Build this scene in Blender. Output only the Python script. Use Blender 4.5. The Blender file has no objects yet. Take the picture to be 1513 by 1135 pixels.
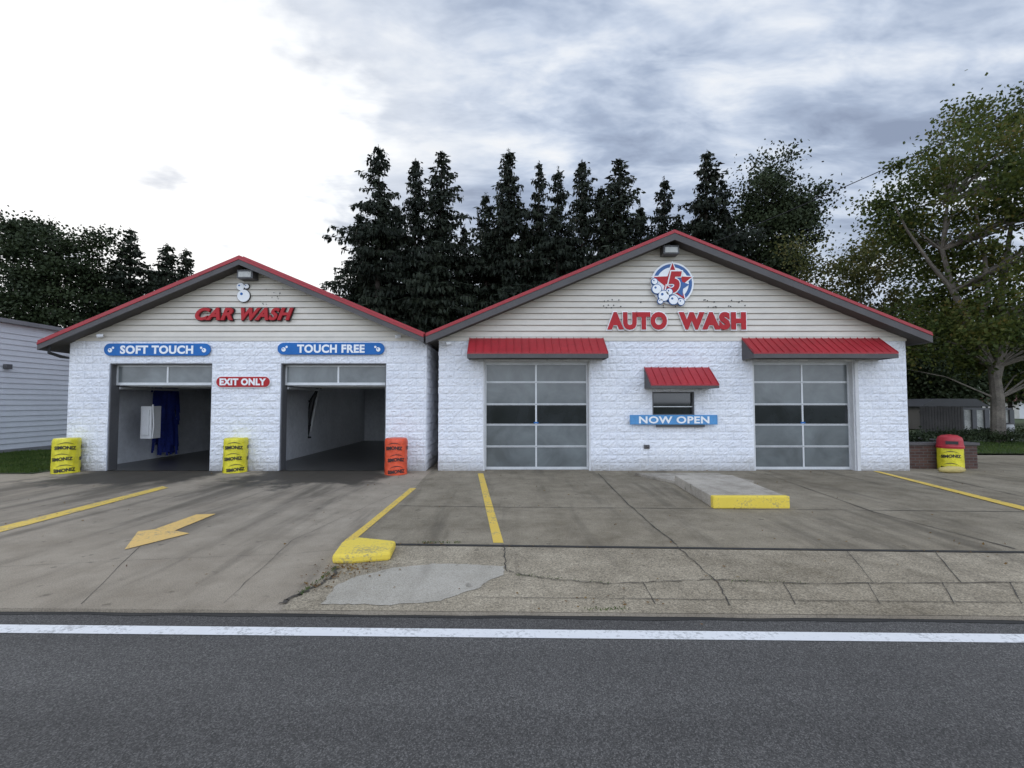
import bpy, bmesh, math, random
import numpy as np
from mathutils import Vector, Matrix
random.seed(7); rng=np.random.default_rng(11)
scn=bpy.context.scene
# ------------------------------------------------------------------ camera
FPX=680.0; TH=math.atan(27.5/FPX); EYE=1.75; D=11.9
cam=bpy.data.cameras.new("camera"); camo=bpy.data.objects.new("camera",cam)
scn.collection.objects.link(camo)
cam.sensor_width=36; cam.lens=FPX/1513*36; cam.clip_end=3000; cam.clip_start=.05
camo.location=(0,0,EYE); camo.rotation_euler=(math.pi/2+TH,0,0); scn.camera=camo
# survey helpers: turn measurements into metres on the facade plane / on the ground
def ray(u,v):
    a=(u-756.5)/FPX; b=(567.5-v)/FPX
    return a, math.cos(TH)-b*math.sin(TH), math.sin(TH)+b*math.cos(TH)
def fac(u,v,Y=D):
    a,y,z=ray(u,v); t=Y/y; return a*t, EYE+z*t
def lot(u,v,z0=0.0):
    a,y,z=ray(u,v); t=(z0-EYE)/z; return a*t, y*t
# ------------------------------------------------------------------ node helpers
def newmat(name):
    m=bpy.data.materials.new(name); m.use_nodes=True
    nt=m.node_tree; b=nt.nodes["Principled BSDF"]; return m,nt,b
def N(nt,t,**k):
    n=nt.nodes.new(t)
    for a,b in k.items(): setattr(n,a,b)
    return n
def L(nt,a,b): nt.links.new(a,b)
def noise(nt,vec,scale,detail=4,rough=.55,dist=0):
    n=N(nt,'ShaderNodeTexNoise'); n.inputs['Scale'].default_value=scale
    n.inputs['Detail'].default_value=detail; n.inputs['Roughness'].default_value=rough
    n.inputs['Distortion'].default_value=dist
    L(nt,vec,n.inputs['Vector']); return n.outputs['Fac']
def ramp(nt,fac_,stops):
    r=N(nt,'ShaderNodeValToRGB'); e=r.color_ramp.elements
    while len(e)<len(stops): e.new(.5)
    for i,(p,c) in enumerate(stops):
        e[i].position=p; e[i].color=(c[0],c[1],c[2],1) if hasattr(c,'__len__') else (c,c,c,1)
    L(nt,fac_,r.inputs[0]); return r.outputs[0]
def mix(nt,f,a,b,mode='MIX'):
    m=N(nt,'ShaderNodeMix',data_type='RGBA',blend_type=mode)
    for s,i in ((f,0),(a,6),(b,7)):
        if hasattr(s,'default_value') or hasattr(s,'is_linked'): L(nt,s,m.inputs[i])
        elif hasattr(s,'__len__'): m.inputs[i].default_value=(s[0],s[1],s[2],1)
        else: m.inputs[i].default_value=s if i==0 else (s,s,s,1)
    return m.outputs[2]
def mth(nt,op,a,b=0,c=None):
    m=N(nt,'ShaderNodeMath',operation=op)
    for i,s in enumerate((a,b) if c is None else (a,b,c)):
        if isinstance(s,(int,float)): m.inputs[i].default_value=s
        else: L(nt,s,m.inputs[i])
    return m.outputs[0]
def mrange(nt,v,a,b,c,d,smooth=True):
    m=N(nt,'ShaderNodeMapRange'); 
    if smooth: m.interpolation_type='SMOOTHSTEP'
    L(nt,v,m.inputs[0])
    for i,s in enumerate((a,b,c,d)): m.inputs[i+1].default_value=s
    return m.outputs[0]
def bump(nt,b,h,dist=.01,strength=1.0,prev=None):
    n=N(nt,'ShaderNodeBump'); n.inputs['Strength'].default_value=strength; n.inputs['Distance'].default_value=dist
    L(nt,h,n.inputs['Height'])
    if prev is not None: L(nt,prev,n.inputs['Normal'])
    if b is not None: L(nt,n.outputs[0],b.inputs['Normal'])
    return n.outputs[0]
def objc(nt): return N(nt,'ShaderNodeTexCoord').outputs['Object']
def pm(name,col,rough=.6,var=.18,scale=2.0,bsc=60,bd=.002,metal=0.0,spec=.5,stretch=None):
    m,nt,b=newmat(name); v=objc(nt)
    if stretch:
        mp=N(nt,'ShaderNodeMapping'); mp.inputs['Scale'].default_value=stretch; L(nt,v,mp.inputs[0]); v=mp.outputs[0]
    n1=noise(nt,v,scale,4,.6); n2=noise(nt,v,scale*9,2,.6)
    f=mth(nt,'MULTIPLY_ADD',n2,.4,mth(nt,'MULTIPLY',n1,.6))
    lo=[c*(1-var) for c in col]; hi=[min(1,c*(1+var)) for c in col]
    L(nt,ramp(nt,f,[(.3,lo),(.7,hi)]),b.inputs['Base Color'])
    b.inputs['Roughness'].default_value=rough; b.inputs['Metallic'].default_value=metal
    b.inputs['Specular IOR Level'].default_value=spec
    bump(nt,b,noise(nt,v,bsc,2),bd,.6)
    return m
# ------------------------------------------------------------------ mesh builder
class MB:
    def __init__(s): s.v=[];s.f=[];s.m=[]
    def add(s,vs,fs,mi=0):
        o=len(s.v); s.v+= [tuple(p) for p in vs]; s.f+=[tuple(i+o for i in f) for f in fs]; s.m+=[mi]*len(fs)
    def box(s,x0,x1,y0,y1,z0,z1,mi=0):
        s.add([(x0,y0,z0),(x1,y0,z0),(x1,y1,z0),(x0,y1,z0),(x0,y0,z1),(x1,y0,z1),(x1,y1,z1),(x0,y1,z1)],
              [(0,3,2,1),(4,5,6,7),(0,1,5,4),(1,2,6,5),(2,3,7,6),(3,0,4,7)],mi)
    def pxz(s,pts,y0,y1,mi=0):
        n=len(pts); s.add([(x,y0,z) for x,z in pts]+[(x,y1,z) for x,z in pts],
          [tuple(range(n)),tuple(range(2*n-1,n-1,-1))]+[(i,i+n,(i+1)%n+n,(i+1)%n) for i in range(n)],mi)
    def pxy(s,pts,z0,z1,mi=0):
        n=len(pts); s.add([(x,y,z0) for x,y in pts]+[(x,y,z1) for x,y in pts],
          [tuple(range(n-1,-1,-1)),tuple(range(n,2*n))]+[(i,(i+1)%n,(i+1)%n+n,i+n) for i in range(n)],mi)
    def sheet(s,pts,z,mi=0): s.add([(x,y,z) for x,y in pts],[tuple(range(len(pts)))],mi)
    def tube(s,path,rad,n=8,mi=0,cap=True):
        P=[Vector(p) for p in path]; vs=[];fs=[]
        for i,p in enumerate(P):
            d=(P[min(i+1,len(P)-1)]-P[max(i-1,0)]).normalized()
            a=d.cross(Vector((0,0,1))) if abs(d.z)<.95 else d.cross(Vector((0,1,0)))
            a.normalize(); b=d.cross(a); r=rad[i] if hasattr(rad,'__len__') else rad
            for k in range(n):
                t=2*math.pi*k/n; vs.append(p+a*(r*math.cos(t))+b*(r*math.sin(t)))
        for i in range(len(P)-1):
            for k in range(n): fs.append((i*n+k,i*n+(k+1)%n,(i+1)*n+(k+1)%n,(i+1)*n+k))
        if cap: fs.append(tuple(range(n-1,-1,-1))); fs.append(tuple((len(P)-1)*n+k for k in range(n)))
        s.add(vs,fs,mi)
    def disc(s,cx,cz,r,y0,y1,mi=0,n=40):
        s.pxz([(cx+r*math.cos(2*math.pi*k/n),cz+r*math.sin(2*math.pi*k/n)) for k in range(n)],y0,y1,mi)
    def obj(s,name,mats,parent=None,smooth=False,bevel=0,recalc=True):
        me=bpy.data.meshes.new(name); me.from_pydata(s.v,[],s.f)
        for m in mats: me.materials.append(m)
        me.polygons.foreach_set('material_index',s.m)
        if recalc:
            bm=bmesh.new(); bm.from_mesh(me); bmesh.ops.recalc_face_normals(bm,faces=bm.faces); bm.to_mesh(me); bm.free()
        if smooth: me.polygons.foreach_set('use_smooth',[True]*len(me.polygons))
        o=bpy.data.objects.new(name,me); scn.collection.objects.link(o)
        if parent: o.parent=parent
        if bevel:
            b=o.modifiers.new('bevel','BEVEL'); b.width=bevel; b.segments=2; b.limit_method='ANGLE'
        return o
def empty(name):
    e=bpy.data.objects.new(name,None); scn.collection.objects.link(e); e.empty_display_size=.3; return e
def rounded(x0,x1,z0,z1,r,n=8):
    p=[]
    for cx,cz,a0 in ((x1-r,z1-r,0),(x0+r,z1-r,90),(x0+r,z0+r,180),(x1-r,z0+r,270)):
        for k in range(n+1):
            a=math.radians(a0+90*k/n); p.append((cx+r*math.cos(a),cz+r*math.sin(a)))
    return p
def text_data(body,offset=.0,shear=0,ext=.0,spacing=1.0):
    c=bpy.data.curves.new('t','FONT'); c.body=body; c.offset=offset; c.shear=shear; c.extrude=ext
    c.resolution_u=4; c.space_character=spacing
    o=bpy.data.objects.new('t',c); scn.collection.objects.link(o)
    dg=bpy.context.evaluated_depsgraph_get(); me=bpy.data.meshes.new_from_object(o.evaluated_get(dg))
    v=np.array([tuple(p.co) for p in me.vertices]); f=[tuple(p.vertices) for p in me.polygons]
    bpy.data.objects.remove(o); bpy.data.curves.remove(c); bpy.data.meshes.remove(me)
    return v,f
def text(mb,body,x0,x1,z0,z1,y,depth,mi,offset=.02,shear=0,spacing=1.0):
    v,f=text_data(body,offset,shear,.05,spacing)
    lo=v.min(0);hi=v.max(0); q=(v-lo)/(hi-lo)
    mb.add([(x0+(x1-x0)*a,y-depth*c,z0+(z1-z0)*b) for a,b,c in q],f,mi)
# ------------------------------------------------------------------ materials
def concrete(name,c0,c1,speck=.25,stain=.0,agg=False,bays=False):
    m,nt,b=newmat(name); v=objc(nt)
    big=noise(nt,v,.35,4,.65,.4); med=noise(nt,v,2.2,6,.7); fine=noise(nt,v,90 if not agg else 75,2,.7)
    f=mth(nt,'MULTIPLY_ADD',med,.5,mth(nt,'MULTIPLY',big,.5))
    col=ramp(nt,f,[(.36,c0),(.62,c1)])
    sp=ramp(nt,fine,[(.32,1-speck*1.6),(.5,1.0),(.7,1+speck)])
    col=mix(nt,1,col,sp,'MULTIPLY')
    if agg:
        vo=N(nt,'ShaderNodeTexVoronoi'); vo.inputs['Scale'].default_value=60; L(nt,v,vo.inputs['Vector'])
        col=mix(nt,.28,col,mix(nt,1,col,ramp(nt,vo.outputs['Color'],[(.2,.45),(.8,1.8)]),'MULTIPLY'))
    mp=N(nt,'ShaderNodeMapping'); mp.inputs['Scale'].default_value=(1.4,.16,1); L(nt,v,mp.inputs[0])
    st=noise(nt,mp.outputs[0],1.6,4,.6,.3)
    col=mix(nt,mrange(nt,st,.5,.72,0,stain),col,(.085,.072,.055))
    bl=noise(nt,v,5.5,4,.55)
    col=mix(nt,mrange(nt,bl,.62,.74,0,.55),col,(.085,.072,.055))
    b.inputs['Specular IOR Level'].default_value=.2
    if bays:
        sx=N(nt,'ShaderNodeSeparateXYZ'); L(nt,v,sx.inputs[0])
        jag=noise(nt,v,1.1,5,.7)
        def band(cx,hw):
            dx=mth(nt,'ABSOLUTE',mth(nt,'SUBTRACT',sx.outputs[0],cx)); return mrange(nt,mth(nt,'ADD',dx,mth(nt,'MULTIPLY_ADD',jag,2.4,-1.2)),hw*.75,hw*1.15,1,0)
        bb=mth(nt,'MAXIMUM',band(-9.0,1.8),band(-4.7,1.8))
        yy=mth(nt,'ADD',sx.outputs[1],mth(nt,'MULTIPLY_ADD',jag,4.5,-2.25))
        w=mth(nt,'MULTIPLY',mrange(nt,yy,9.5,10.3,0,.85),bb)
        col=mix(nt,w,col,(.03,.027,.023))
        tk=mth(nt,'MULTIPLY',mth(nt,'MULTIPLY',bb,mrange(nt,sx.outputs[1],5.0,10.0,.05,.6)),mrange(nt,st,.38,.6,.2,1))
        col=mix(nt,tk,col,(.06,.053,.043))
        L(nt,mrange(nt,w,0,.8,.9,.7),b.inputs['Roughness'])
    else: b.inputs['Roughness'].default_value=.9
    L(nt,col,b.inputs['Base Color'])
    p=bump(nt,None,med,.02,.35); bump(nt,b,fine,.006,.7,p)
    return m
M={}
M['drive']=concrete('driveway_concrete',(.26,.218,.165),(.385,.33,.258),.2,.5,bays=True)
M['slab']=concrete('lot_concrete',(.17,.142,.10),(.32,.275,.205),.22,.55)
M['walk']=concrete('sidewalk_aggregate',(.2,.168,.12),(.39,.335,.25),.32,.3,agg=True)
M['patch']=concrete('patch_concrete',(.34,.31,.255),(.45,.415,.355),.2,.3)
M['kerbc']=concrete('island_concrete',(.2,.175,.14),(.5,.45,.38),.25,.6)
def asphalt():
    m,nt,b=newmat('asphalt'); v=objc(nt)
    fine=noise(nt,v,190,2,.8); vo=N(nt,'ShaderNodeTexVoronoi'); vo.inputs['Scale'].default_value=150; L(nt,v,vo.inputs['Vector'])
    big=noise(nt,v,.5,4,.6); md=noise(nt,v,6,4,.7)
    mp=N(nt,'ShaderNodeMapping'); mp.inputs['Scale'].default_value=(.12,2.2,1); L(nt,v,mp.inputs[0])
    tr=noise(nt,mp.outputs[0],1.0,3,.5)
    f=mth(nt,'MULTIPLY_ADD',tr,.5,mth(nt,'MULTIPLY_ADD',big,.3,mth(nt,'MULTIPLY',md,.2)))
    col=ramp(nt,f,[(.38,(.078,.074,.07)),(.62,(.112,.107,.101))])
    col=mix(nt,1,col,ramp(nt,vo.outputs['Color'],[(.15,.5),(.6,1.0),(.92,1.9)]),'MULTIPLY')
    L(nt,col,b.inputs['Base Color']); b.inputs['Roughness'].default_value=.85; b.inputs['Specular IOR Level'].default_value=.3
    h=mth(nt,'ADD',fine,vo.outputs['Distance']); bump(nt,b,h,.004,.8); return m
M['asph']=asphalt()
def paint(name,col,wear=.5,under=(.2,.18,.15)):
    m,nt,b=newmat(name); v=objc(nt)
    n=noise(nt,v,30,5,.75); n2=noise(nt,v,3,3,.6)
    f=mth(nt,'MULTIPLY_ADD',n,.6,mth(nt,'MULTIPLY',n2,.4))
    L(nt,mix(nt,mrange(nt,f,.5,.62,0,wear),mix(nt,n2,[c*.8 for c in col],col),under),b.inputs['Base Color'])
    b.inputs['Roughness'].default_value=.75; bump(nt,b,n,.003,.5); return m
M['yel']=paint('yellow_road_paint',(.80,.55,.09),.85)
M['yelk']=paint('yellow_kerb_paint',(.85,.64,.08),.7)
M['arr']=paint('arrow_paint',(.80,.52,.16),.8)
M['wht']=paint('white_road_paint',(.8,.8,.8),.5,(.1,.1,.1))
M['dark']=pm('joint_dark',(.03,.028,.025),.9)
M['crack']=pm('crack_dark',(.06,.052,.042),.95)
def block_mat(name,dirt=.3):
    m,nt,b=newmat(name); v=objc(nt)
    n1=noise(nt,v,1.3,4,.6); n2=noise(nt,v,30,4,.7)
    col=ramp(nt,n1,[(.3,(.75,.765,.815)),(.7,(.87,.875,.9))])
    col=mix(nt,mrange(nt,n2,.5,.7,0,.42),col,(.45,.47,.53))
    sx=N(nt,'ShaderNodeSeparateXYZ'); L(nt,v,sx.inputs[0])
    g=mrange(nt,mth(nt,'ADD',sx.outputs[2],mth(nt,'MULTIPLY',n1,-.5)),-.25,.25,dirt*2.2,0)
    col=mix(nt,g,col,(.33,.31,.28))
    L(nt,col,b.inputs['Base Color']); b.inputs['Roughness'].default_value=.65
    bump(nt,b,n2,.018,.9); return m
M['block']=block_mat('painted_block')
M['mortar']=pm('mortar_joint',(.58,.61,.67),.8)
M['siding']=pm('lap_siding',(.68,.635,.56),.6,.1,.8,stretch=(.4,1,1))
M['trim']=pm('white_trim',(.6,.6,.6),.5,.1)
M['wside']=pm('neighbor_siding',(.6,.62,.66),.5,.08,.6)
M['red']=pm('red_metal',(.34,.02,.028),.42,.2,1.2,bd=.001)
M['fascia']=pm('grey_fascia',(.08,.073,.073),.6,.2)
M['soffit']=pm('soffit_brown',(.065,.058,.054),.7,.2)
M['alu']=pm('door_aluminium',(.6,.61,.62),.4,.12,4,metal=.35)
M['black']=pm('black_plastic',(.018,.018,.02),.45)
M['dgrey']=pm('dark_grey_metal',(.09,.09,.095),.5)
M['lamp']=pm('flood_lens',(.45,.45,.42),.25)
M['blue']=pm('sign_blue',(.01,.13,.42),.45,.12,spec=.3)
M['lblue']=pm('sign_light_blue',(.09,.28,.55),.45,.2,spec=.3)
M['sred']=pm('sign_red',(.42,.012,.018),.4,.12,spec=.3)
M['swhite']=pm('sign_white',(.85,.86,.87),.4,.05)
M['navy']=pm('logo_blue',(.02,.10,.30),.4)
M['iwall']=pm('interior_wall',(.68,.7,.73),.5,.2,.9)
M['ifloor']=pm('interior_wet_floor',(.05,.048,.045),.3,.4,1.5)
M['ceil']=pm('interior_ceiling',(.3,.3,.3),.7)
M['brush']=pm('brush_blue',(.008,.02,.17),.8,.6,14)
M['roofg']=pm('roof_grey',(.2,.2,.21),.6)
def glass(name,c,rough,sc=1.2,var=.5):
    m,nt,b=newmat(name); v=objc(nt); n=noise(nt,v,sc,4,.6,.5)
    L(nt,ramp(nt,n,[(.3,[x*(1-var) for x in c]),(.7,[x*(1+var) for x in c])]),b.inputs['Base Color'])
    b.inputs['Roughness'].default_value=rough; b.inputs['Specular IOR Level'].default_value=.8; return m
M['frost']=glass('frosted_panel',(.125,.14,.143),.22,1.2,.35)
M['clear']=glass('clear_dark_glass',(.02,.022,.025),.04)
def trans():
    m,nt,b=newmat('translucent_panel'); v=objc(nt)
    t=N(nt,'ShaderNodeBsdfTranslucent'); t.inputs[0].default_value=(.9,.94,1,1)
    ms=N(nt,'ShaderNodeMixShader'); ms.inputs[0].default_value=.85
    n=noise(nt,v,2,3); L(nt,ramp(nt,n,[(.3,(.4,.43,.46)),(.7,(.6,.62,.65))]),b.inputs['Base Color'])
    b.inputs['Roughness'].default_value=.3
    L(nt,b.outputs[0],ms.inputs[1]); L(nt,t.outputs[0],ms.inputs[2])
    L(nt,ms.outputs[0],nt.nodes['Material Output'].inputs[0]); return m
M['trans']=trans()
def brickmat():
    m,nt,b=newmat('brown_brick'); v=objc(nt)
    br=N(nt,'ShaderNodeTexBrick'); br.inputs['Scale'].default_value=1
    br.inputs['Brick Width'].default_value=.22; br.inputs['Row Height'].default_value=.075; br.inputs['Mortar Size'].default_value=.008
    br.inputs['Color1'].default_value=(.06,.028,.022,1); br.inputs['Color2'].default_value=(.1,.05,.038,1); br.inputs['Mortar'].default_value=(.1,.09,.08,1)
    mp=N(nt,'ShaderNodeMapping'); mp.inputs['Rotation'].default_value=(math.pi/2,0,0); L(nt,v,mp.inputs[0]); L(nt,mp.outputs[0],br.inputs['Vector'])
    L(nt,br.outputs[0],b.inputs['Base Color']); b.inputs['Roughness'].default_value=.85; bump(nt,b,noise(nt,v,40),.01); return m
M['brick']=brickmat()
def foliage(name,cols,tr=.3,sc=.7):
    m,nt,b=newmat(name); v=objc(nt)
    n1=noise(nt,v,sc,2,.6); n2=noise(nt,v,sc*9,1,.8)
    oi=N(nt,'ShaderNodeObjectInfo')
    f=mth(nt,'MULTIPLY_ADD',n2,.5,mth(nt,'MULTIPLY',n1,.5)); f=mth(nt,'ADD',f,mth(nt,'MULTIPLY_ADD',oi.outputs['Random'],.08,-.04))
    k=len(cols); col=ramp(nt,f,[(.34+.32*i/(k-1),c) for i,c in enumerate(cols)])
    L(nt,col,b.inputs['Base Color']); b.inputs['Roughness'].default_value=.65; b.inputs['Specular IOR Level'].default_value=.2
    if tr>0:
        t=N(nt,'ShaderNodeBsdfTranslucent'); L(nt,mix(nt,.3,col,(.2,.25,.04)),t.inputs[0])
        ms=N(nt,'ShaderNodeMixShader'); ms.inputs[0].default_value=tr
        L(nt,b.outputs[0],ms.inputs[1]); L(nt,t.outputs[0],ms.inputs[2]); L(nt,ms.outputs[0],nt.nodes['Material Output'].inputs[0])
    return m
M['spruce']=foliage('spruce_needles',[(.008,.012,.008),(.015,.021,.012),(.03,.038,.02)],0)
M['darkleaf']=foliage('dark_leaves',[(.012,.02,.008),(.026,.038,.014),(.042,.055,.022)],0)
M['syc']=foliage('sycamore_leaves',[(.022,.036,.01),(.048,.07,.016),(.09,.1,.022),(.17,.105,.032)],.28,.5)
M['yellowleaf']=foliage('autumn_leaves',[(.045,.06,.02),(.1,.105,.035),(.18,.14,.05)],.25)
M['far']=foliage('far_foliage',[(.018,.03,.01),(.033,.05,.016),(.065,.072,.025)],0,.3)
M['bark']=pm('dark_bark',(.045,.035,.028),.9,.4,4,bd=.01)
M['sbark']=pm('sycamore_bark',(.15,.13,.105),.8,.6,2.2,bd=.01)
M['grass']=foliage('grass_blades',[(.03,.06,.012),(.06,.1,.02),(.11,.13,.04)],.2,1.5)
M['leaf']=foliage('dead_leaves',[(.09,.04,.015),(.16,.09,.03),(.2,.14,.05)],0,5)
def groundmat():
    m,nt,b=newmat('ground_grass'); v=objc(nt)
    L(nt,ramp(nt,noise(nt,v,1.2,6,.7),[(.35,(.03,.05,.015)),(.55,(.055,.08,.025)),(.7,(.1,.09,.05))]),b.inputs['Base Color'])
    b.inputs['Roughness'].default_value=.95; bump(nt,b,noise(nt,v,20),.05); return m
M['ground']=groundmat()
# ------------------------------------------------------------------ ground
def edgeY(x): return 3.92-.0187*x
g=MB(); g.sheet([(-1500,-1500),(1500,-1500),(1500,1500),(-1500,1500)],-.06); g.obj('ground',[M['ground']],recalc=False)
g=MB(); g.sheet([(-300,edgeY(-300)-.01),(-300,-5+300*.0187),(300,-5-300*.0187),(300,edgeY(300)-.01)],-.03); g.obj('road',[M['asph']],recalc=False)
g=MB(); y0=lambda x:3.62-.019*x
g.sheet([(-200,y0(-200)-.065),(200,y0(200)-.065),(200,y0(200)+.065),(-200,y0(-200)+.065)],-.026); g.obj('road_edge_line',[M['wht']],recalc=False)
drv=MB(); drv.pxy([(-60,edgeY(-60)),(60,edgeY(60)),(60,15.4),(-60,15.4)],-.055,0); drv.obj('driveway_pavement',[M['drive']])
a=lot(612,722); k=lot(520,803); k2=lot(545,803); r1=lot(1513,815)
sl=(r1[1]-k2[1])/(r1[0]-k2[0])
lotpts=[a,k,k2,(50,k2[1]+sl*(50-k2[0])),(50,15.2),(-2.0,15.2),lot(632,700)]
g=MB(); g.sheet(lotpts,.004); g.obj('parking_lot_pavement',[M['slab']],recalc=False)
sw=lot(500,838); sb=lot(425,893)
g=MB(); g.sheet([sw,lot(478,850),lot(462,868),lot(435,880),(sb[0],edgeY(sb[0])+.0),(50,edgeY(50)),(50,k2[1]+sl*(50-k2[0])-.09),(k2[0],k2[1]-.09),lot(515,830)],.004)
g.obj('sidewalk',[M['walk']],recalc=False)
g=MB(); pp=[]
outl=[(475,893),(515,894),(580,895),(650,889),(700,872),(742,850),(746,838),(700,835),(640,834),(580,840),(530,852),(500,865)]
for i,(u,v) in enumerate(outl):
    u2,v2=outl[(i+1)%len(outl)]
    for s_ in range(6):
        t=s_/6; x,y=lot(u+(u2-u)*t,v+(v2-v)*t); pp.append((x+random.uniform(-.02,.02),y+random.uniform(-.015,.015)))
g.sheet(pp,.008); g.obj('pavement_patch',[M['patch']],recalc=False)
def strip(mb,pts,w,z,jit=0,mi=0,sub=1):
    P=[Vector((p[0],p[1])) for p in pts]; Q=[]
    for i in range(len(P)-1):
        for s in range(sub):
            q=P[i].lerp(P[i+1],s/sub)
            if (i or s) and jit: q=q+Vector((random.uniform(-jit,jit),random.uniform(-jit,jit)))
            Q.append(q)
    Q.append(P[-1]); vs=[]
    for i,q in enumerate(Q):
        d=(Q[min(i+1,len(Q)-1)]-Q[max(i-1,0)]).normalized(); n=Vector((-d.y,d.x))
        ww=w*(random.uniform(.4,1.3) if jit else 1)/2
        vs+=[(*(q+n*ww),z),(*(q-n*ww),z)]
    mb.add(vs,[(2*i,2*i+1,2*i+3,2*i+2) for i in range(len(Q)-1)],mi)
g=MB(); strip(g,[(k2[0],k2[1]-.045),(50,k2[1]+sl*(50-k2[0])-.045)],.06,.009); g.obj('trench_drain',[M['dark']],recalc=False)
g=MB()
strip(g,[lot(590,748),lot(735,750),lot(1000,752),lot(1513,757),(30,lot(1513,757)[1]-.1)],.02,.010,.008,sub=12)
strip(g,[lot(884,700),lot(925,743),lot(965,778),lot(1000,806)],.02,.011,.01,sub=8)
strip(g,[lot(1130,700),lot(1290,757),lot(1500,812)],.02,.011,.008,sub=10)
strip(g,[lot(1360,700),lot(1513,735)],.02,.011,.008,sub=10)
strip(g,[lot(1000,808),lot(1030,835),lot(1060,862),lot(1078,896)],.014,.0125,.012,sub=8)
strip(g,[lot(744,806),lot(748,845),lot(800,856),lot(900,864),lot(1050,858),lot(1200,864),lot(1513,862)],.014,.013,.014,sub=16)
strip(g,[lot(412,894),lot(440,882),lot(470,865),lot(490,855),lot(497,838)],.035,.013,.03,sub=7)
strip(g,[lot(700,884),lot(900,886),lot(1513,892)],.008,.0125,.004,sub=10)
for u in (958,1165,1290,1400,1500): strip(g,[lot(u-8,862),lot(u+10,894)],.009,.0115,.003,sub=5)
for u in (1290,1420): strip(g,[lot(u-40,814),lot(u,862)],.009,.0115,.006,sub=5)
strip(g,[lot(0,838),lot(200,828),lot(440,818),lot(500,812)],.004,.0045,.006,sub=14)
strip(g,[lot(470,700),lot(400,722),lot(330,748),lot(235,780),lot(120,893)],.006,.0045,.01,sub=10)
strip(g,[lot(640,706),lot(560,740),lot(430,800),lot(330,892)],.005,.0062,.012,sub=12)
g.obj('pavement_joints',[M['crack']],recalc=False)
g=MB(); strip(g,[(-60,edgeY(-60)-.03),(60,edgeY(60)-.03)],.05,-.025,.012,sub=300); g.obj('gutter_seam',[M['dark']],recalc=False)
def mark(name,pts,m,z): 
    g=MB(); g.sheet([lot(*p) for p in pts],z); g.obj(name,[m],recalc=False)
mark('parking_stripe',[(-60,794),(240,719),(249,721),(-60,803)],M['yel'],.0075)
mark('parking_stripe',[(497,815),(516,806),(615,722),(606,722),(540,776),(510,799)],M['yel'],.010)
mark('parking_stripe',[(729,803),(744,803),(714,700),(706,700)],M['yel'],.0085)
mark('parking_stripe',[(1600,778),(1600,771),(1298,697),(1290,697)],M['yel'],.0145)
mark('pavement_arrow',[(184,813),(280,789),(258,785),(319,760),(290,761),(228,783),(204,786)],M['arr'],.009)
g=MB(); g.pxy([lot(490,834),lot(520,834),lot(577,829),lot(585,811),lot(530,805),lot(505,812)],.0,.10); g.obj('yellow_kerb',[M['yelk']],bevel=.03)
e=empty('concrete_island')
fl=lot(1055,752);fr=lot(1167,752); bl=lot(997,716)
ht=.2
dx=bl[0]-fl[0]; dy=bl[1]-fl[1]
g=MB(); g.pxy([(fl[0],fl[1]+.12),(fr[0],fr[1]+.12),(fr[0]+dx,fr[1]+dy),(bl[0],bl[1])],0,ht,0); g.obj('slab',[M['kerbc']],e,bevel=.02)
g=MB(); g.pxy([(fl[0]-.01,fl[1]),(fr[0]+.01,fr[1]),(fr[0]+.01,fr[1]+.118),(fl[0]-.01,fl[1]+.118)],0,ht+.006,0)
g.obj('yellow_nose',[M['yelk']],e,bevel=.02)
q=[lot(938,703),lot(1060,703),lot(1110,714),lot(1000,716)]
g=MB(); g.pxy([(q[3][0],bl[1]+.02),(q[2][0],bl[1]+.02),(q[1][0],q[1][1]),(q[0][0],q[0][1])],0,.07,0); g.obj('rear_slab',[M['kerbc']],e,bevel=.012)
# ------------------------------------------------------------------ buildings
def blocks(mb,x0,x1,z0,z1,openings,y):
    ch=(z1-z0)/round((z1-z0)/.2); nc=round((z1-z0)/ch); bw=.4
    for c in range(nc):
        za=z0+c*ch; zb=za+ch; x=x0-(bw/2 if c%2 else 0)
        while x<x1-1e-4:
            xa=max(x,x0); xb=min(x+bw,x1); x+=bw
            segs=[(xa,xb,za,zb)]
            for (ox0,ox1,oz0,oz1) in openings:
                ns=[]
                for (a,b,c0,c1) in segs:
                    if b<=ox0 or a>=ox1 or c1<=oz0 or c0>=oz1: ns.append((a,b,c0,c1)); continue
                    if a<ox0: ns.append((a,ox0,c0,c1))
                    if b>ox1: ns.append((ox1,b,c0,c1))
                    aa,bb=max(a,ox0),min(b,ox1)
                    if c1>oz1: ns.append((aa,bb,oz1,c1))
                    if c0<oz0: ns.append((aa,bb,c0,oz0))
                segs=ns
            for (a,b,c0,c1) in segs:
                if b-a<.03 or c1-c0<.03: continue
                gp=.003; nx=max(3,int((b-a)/.045)+1); nz=max(3,int((c1-c0)/.045)+1)
                base=random.uniform(.005,.014); vs=[]
                for j in range(nz+1):
                    for i in range(nx+1):
                        px=a+gp+(b-a-2*gp)*i/nx; pz=c0+gp+(c1-c0-2*gp)*j/nz
                        edge=i in(0,nx) or j in(0,nz)
                        h=0 if edge else base+random.uniform(-.008,.013)
                        if not edge: px+=random.uniform(-.012,.012); pz+=random.uniform(-.012,.012)
                        vs.append((px,y-h,pz))
                w=nx+1
                mb.add(vs,[(j*w+i,j*w+i+1,(j+1)*w+i+1,(j+1)*w+i) for j in range(nz) for i in range(nx)],0)
def front_wall(mb,x0,x1,z1,ops,y0,y1,mi):
    ops=sorted(ops); x=x0
    for (a,b,c0,c1) in ops:
        mb.box(x,a,y0,y1,0,z1,mi); mb.box(a,b,y0,y1,c1,z1,mi)
        if c0>0: mb.box(a,b,y0,y1,0,c0,mi)
        x=b
    mb.box(x,x1,y0,y1,0,z1,mi)
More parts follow.
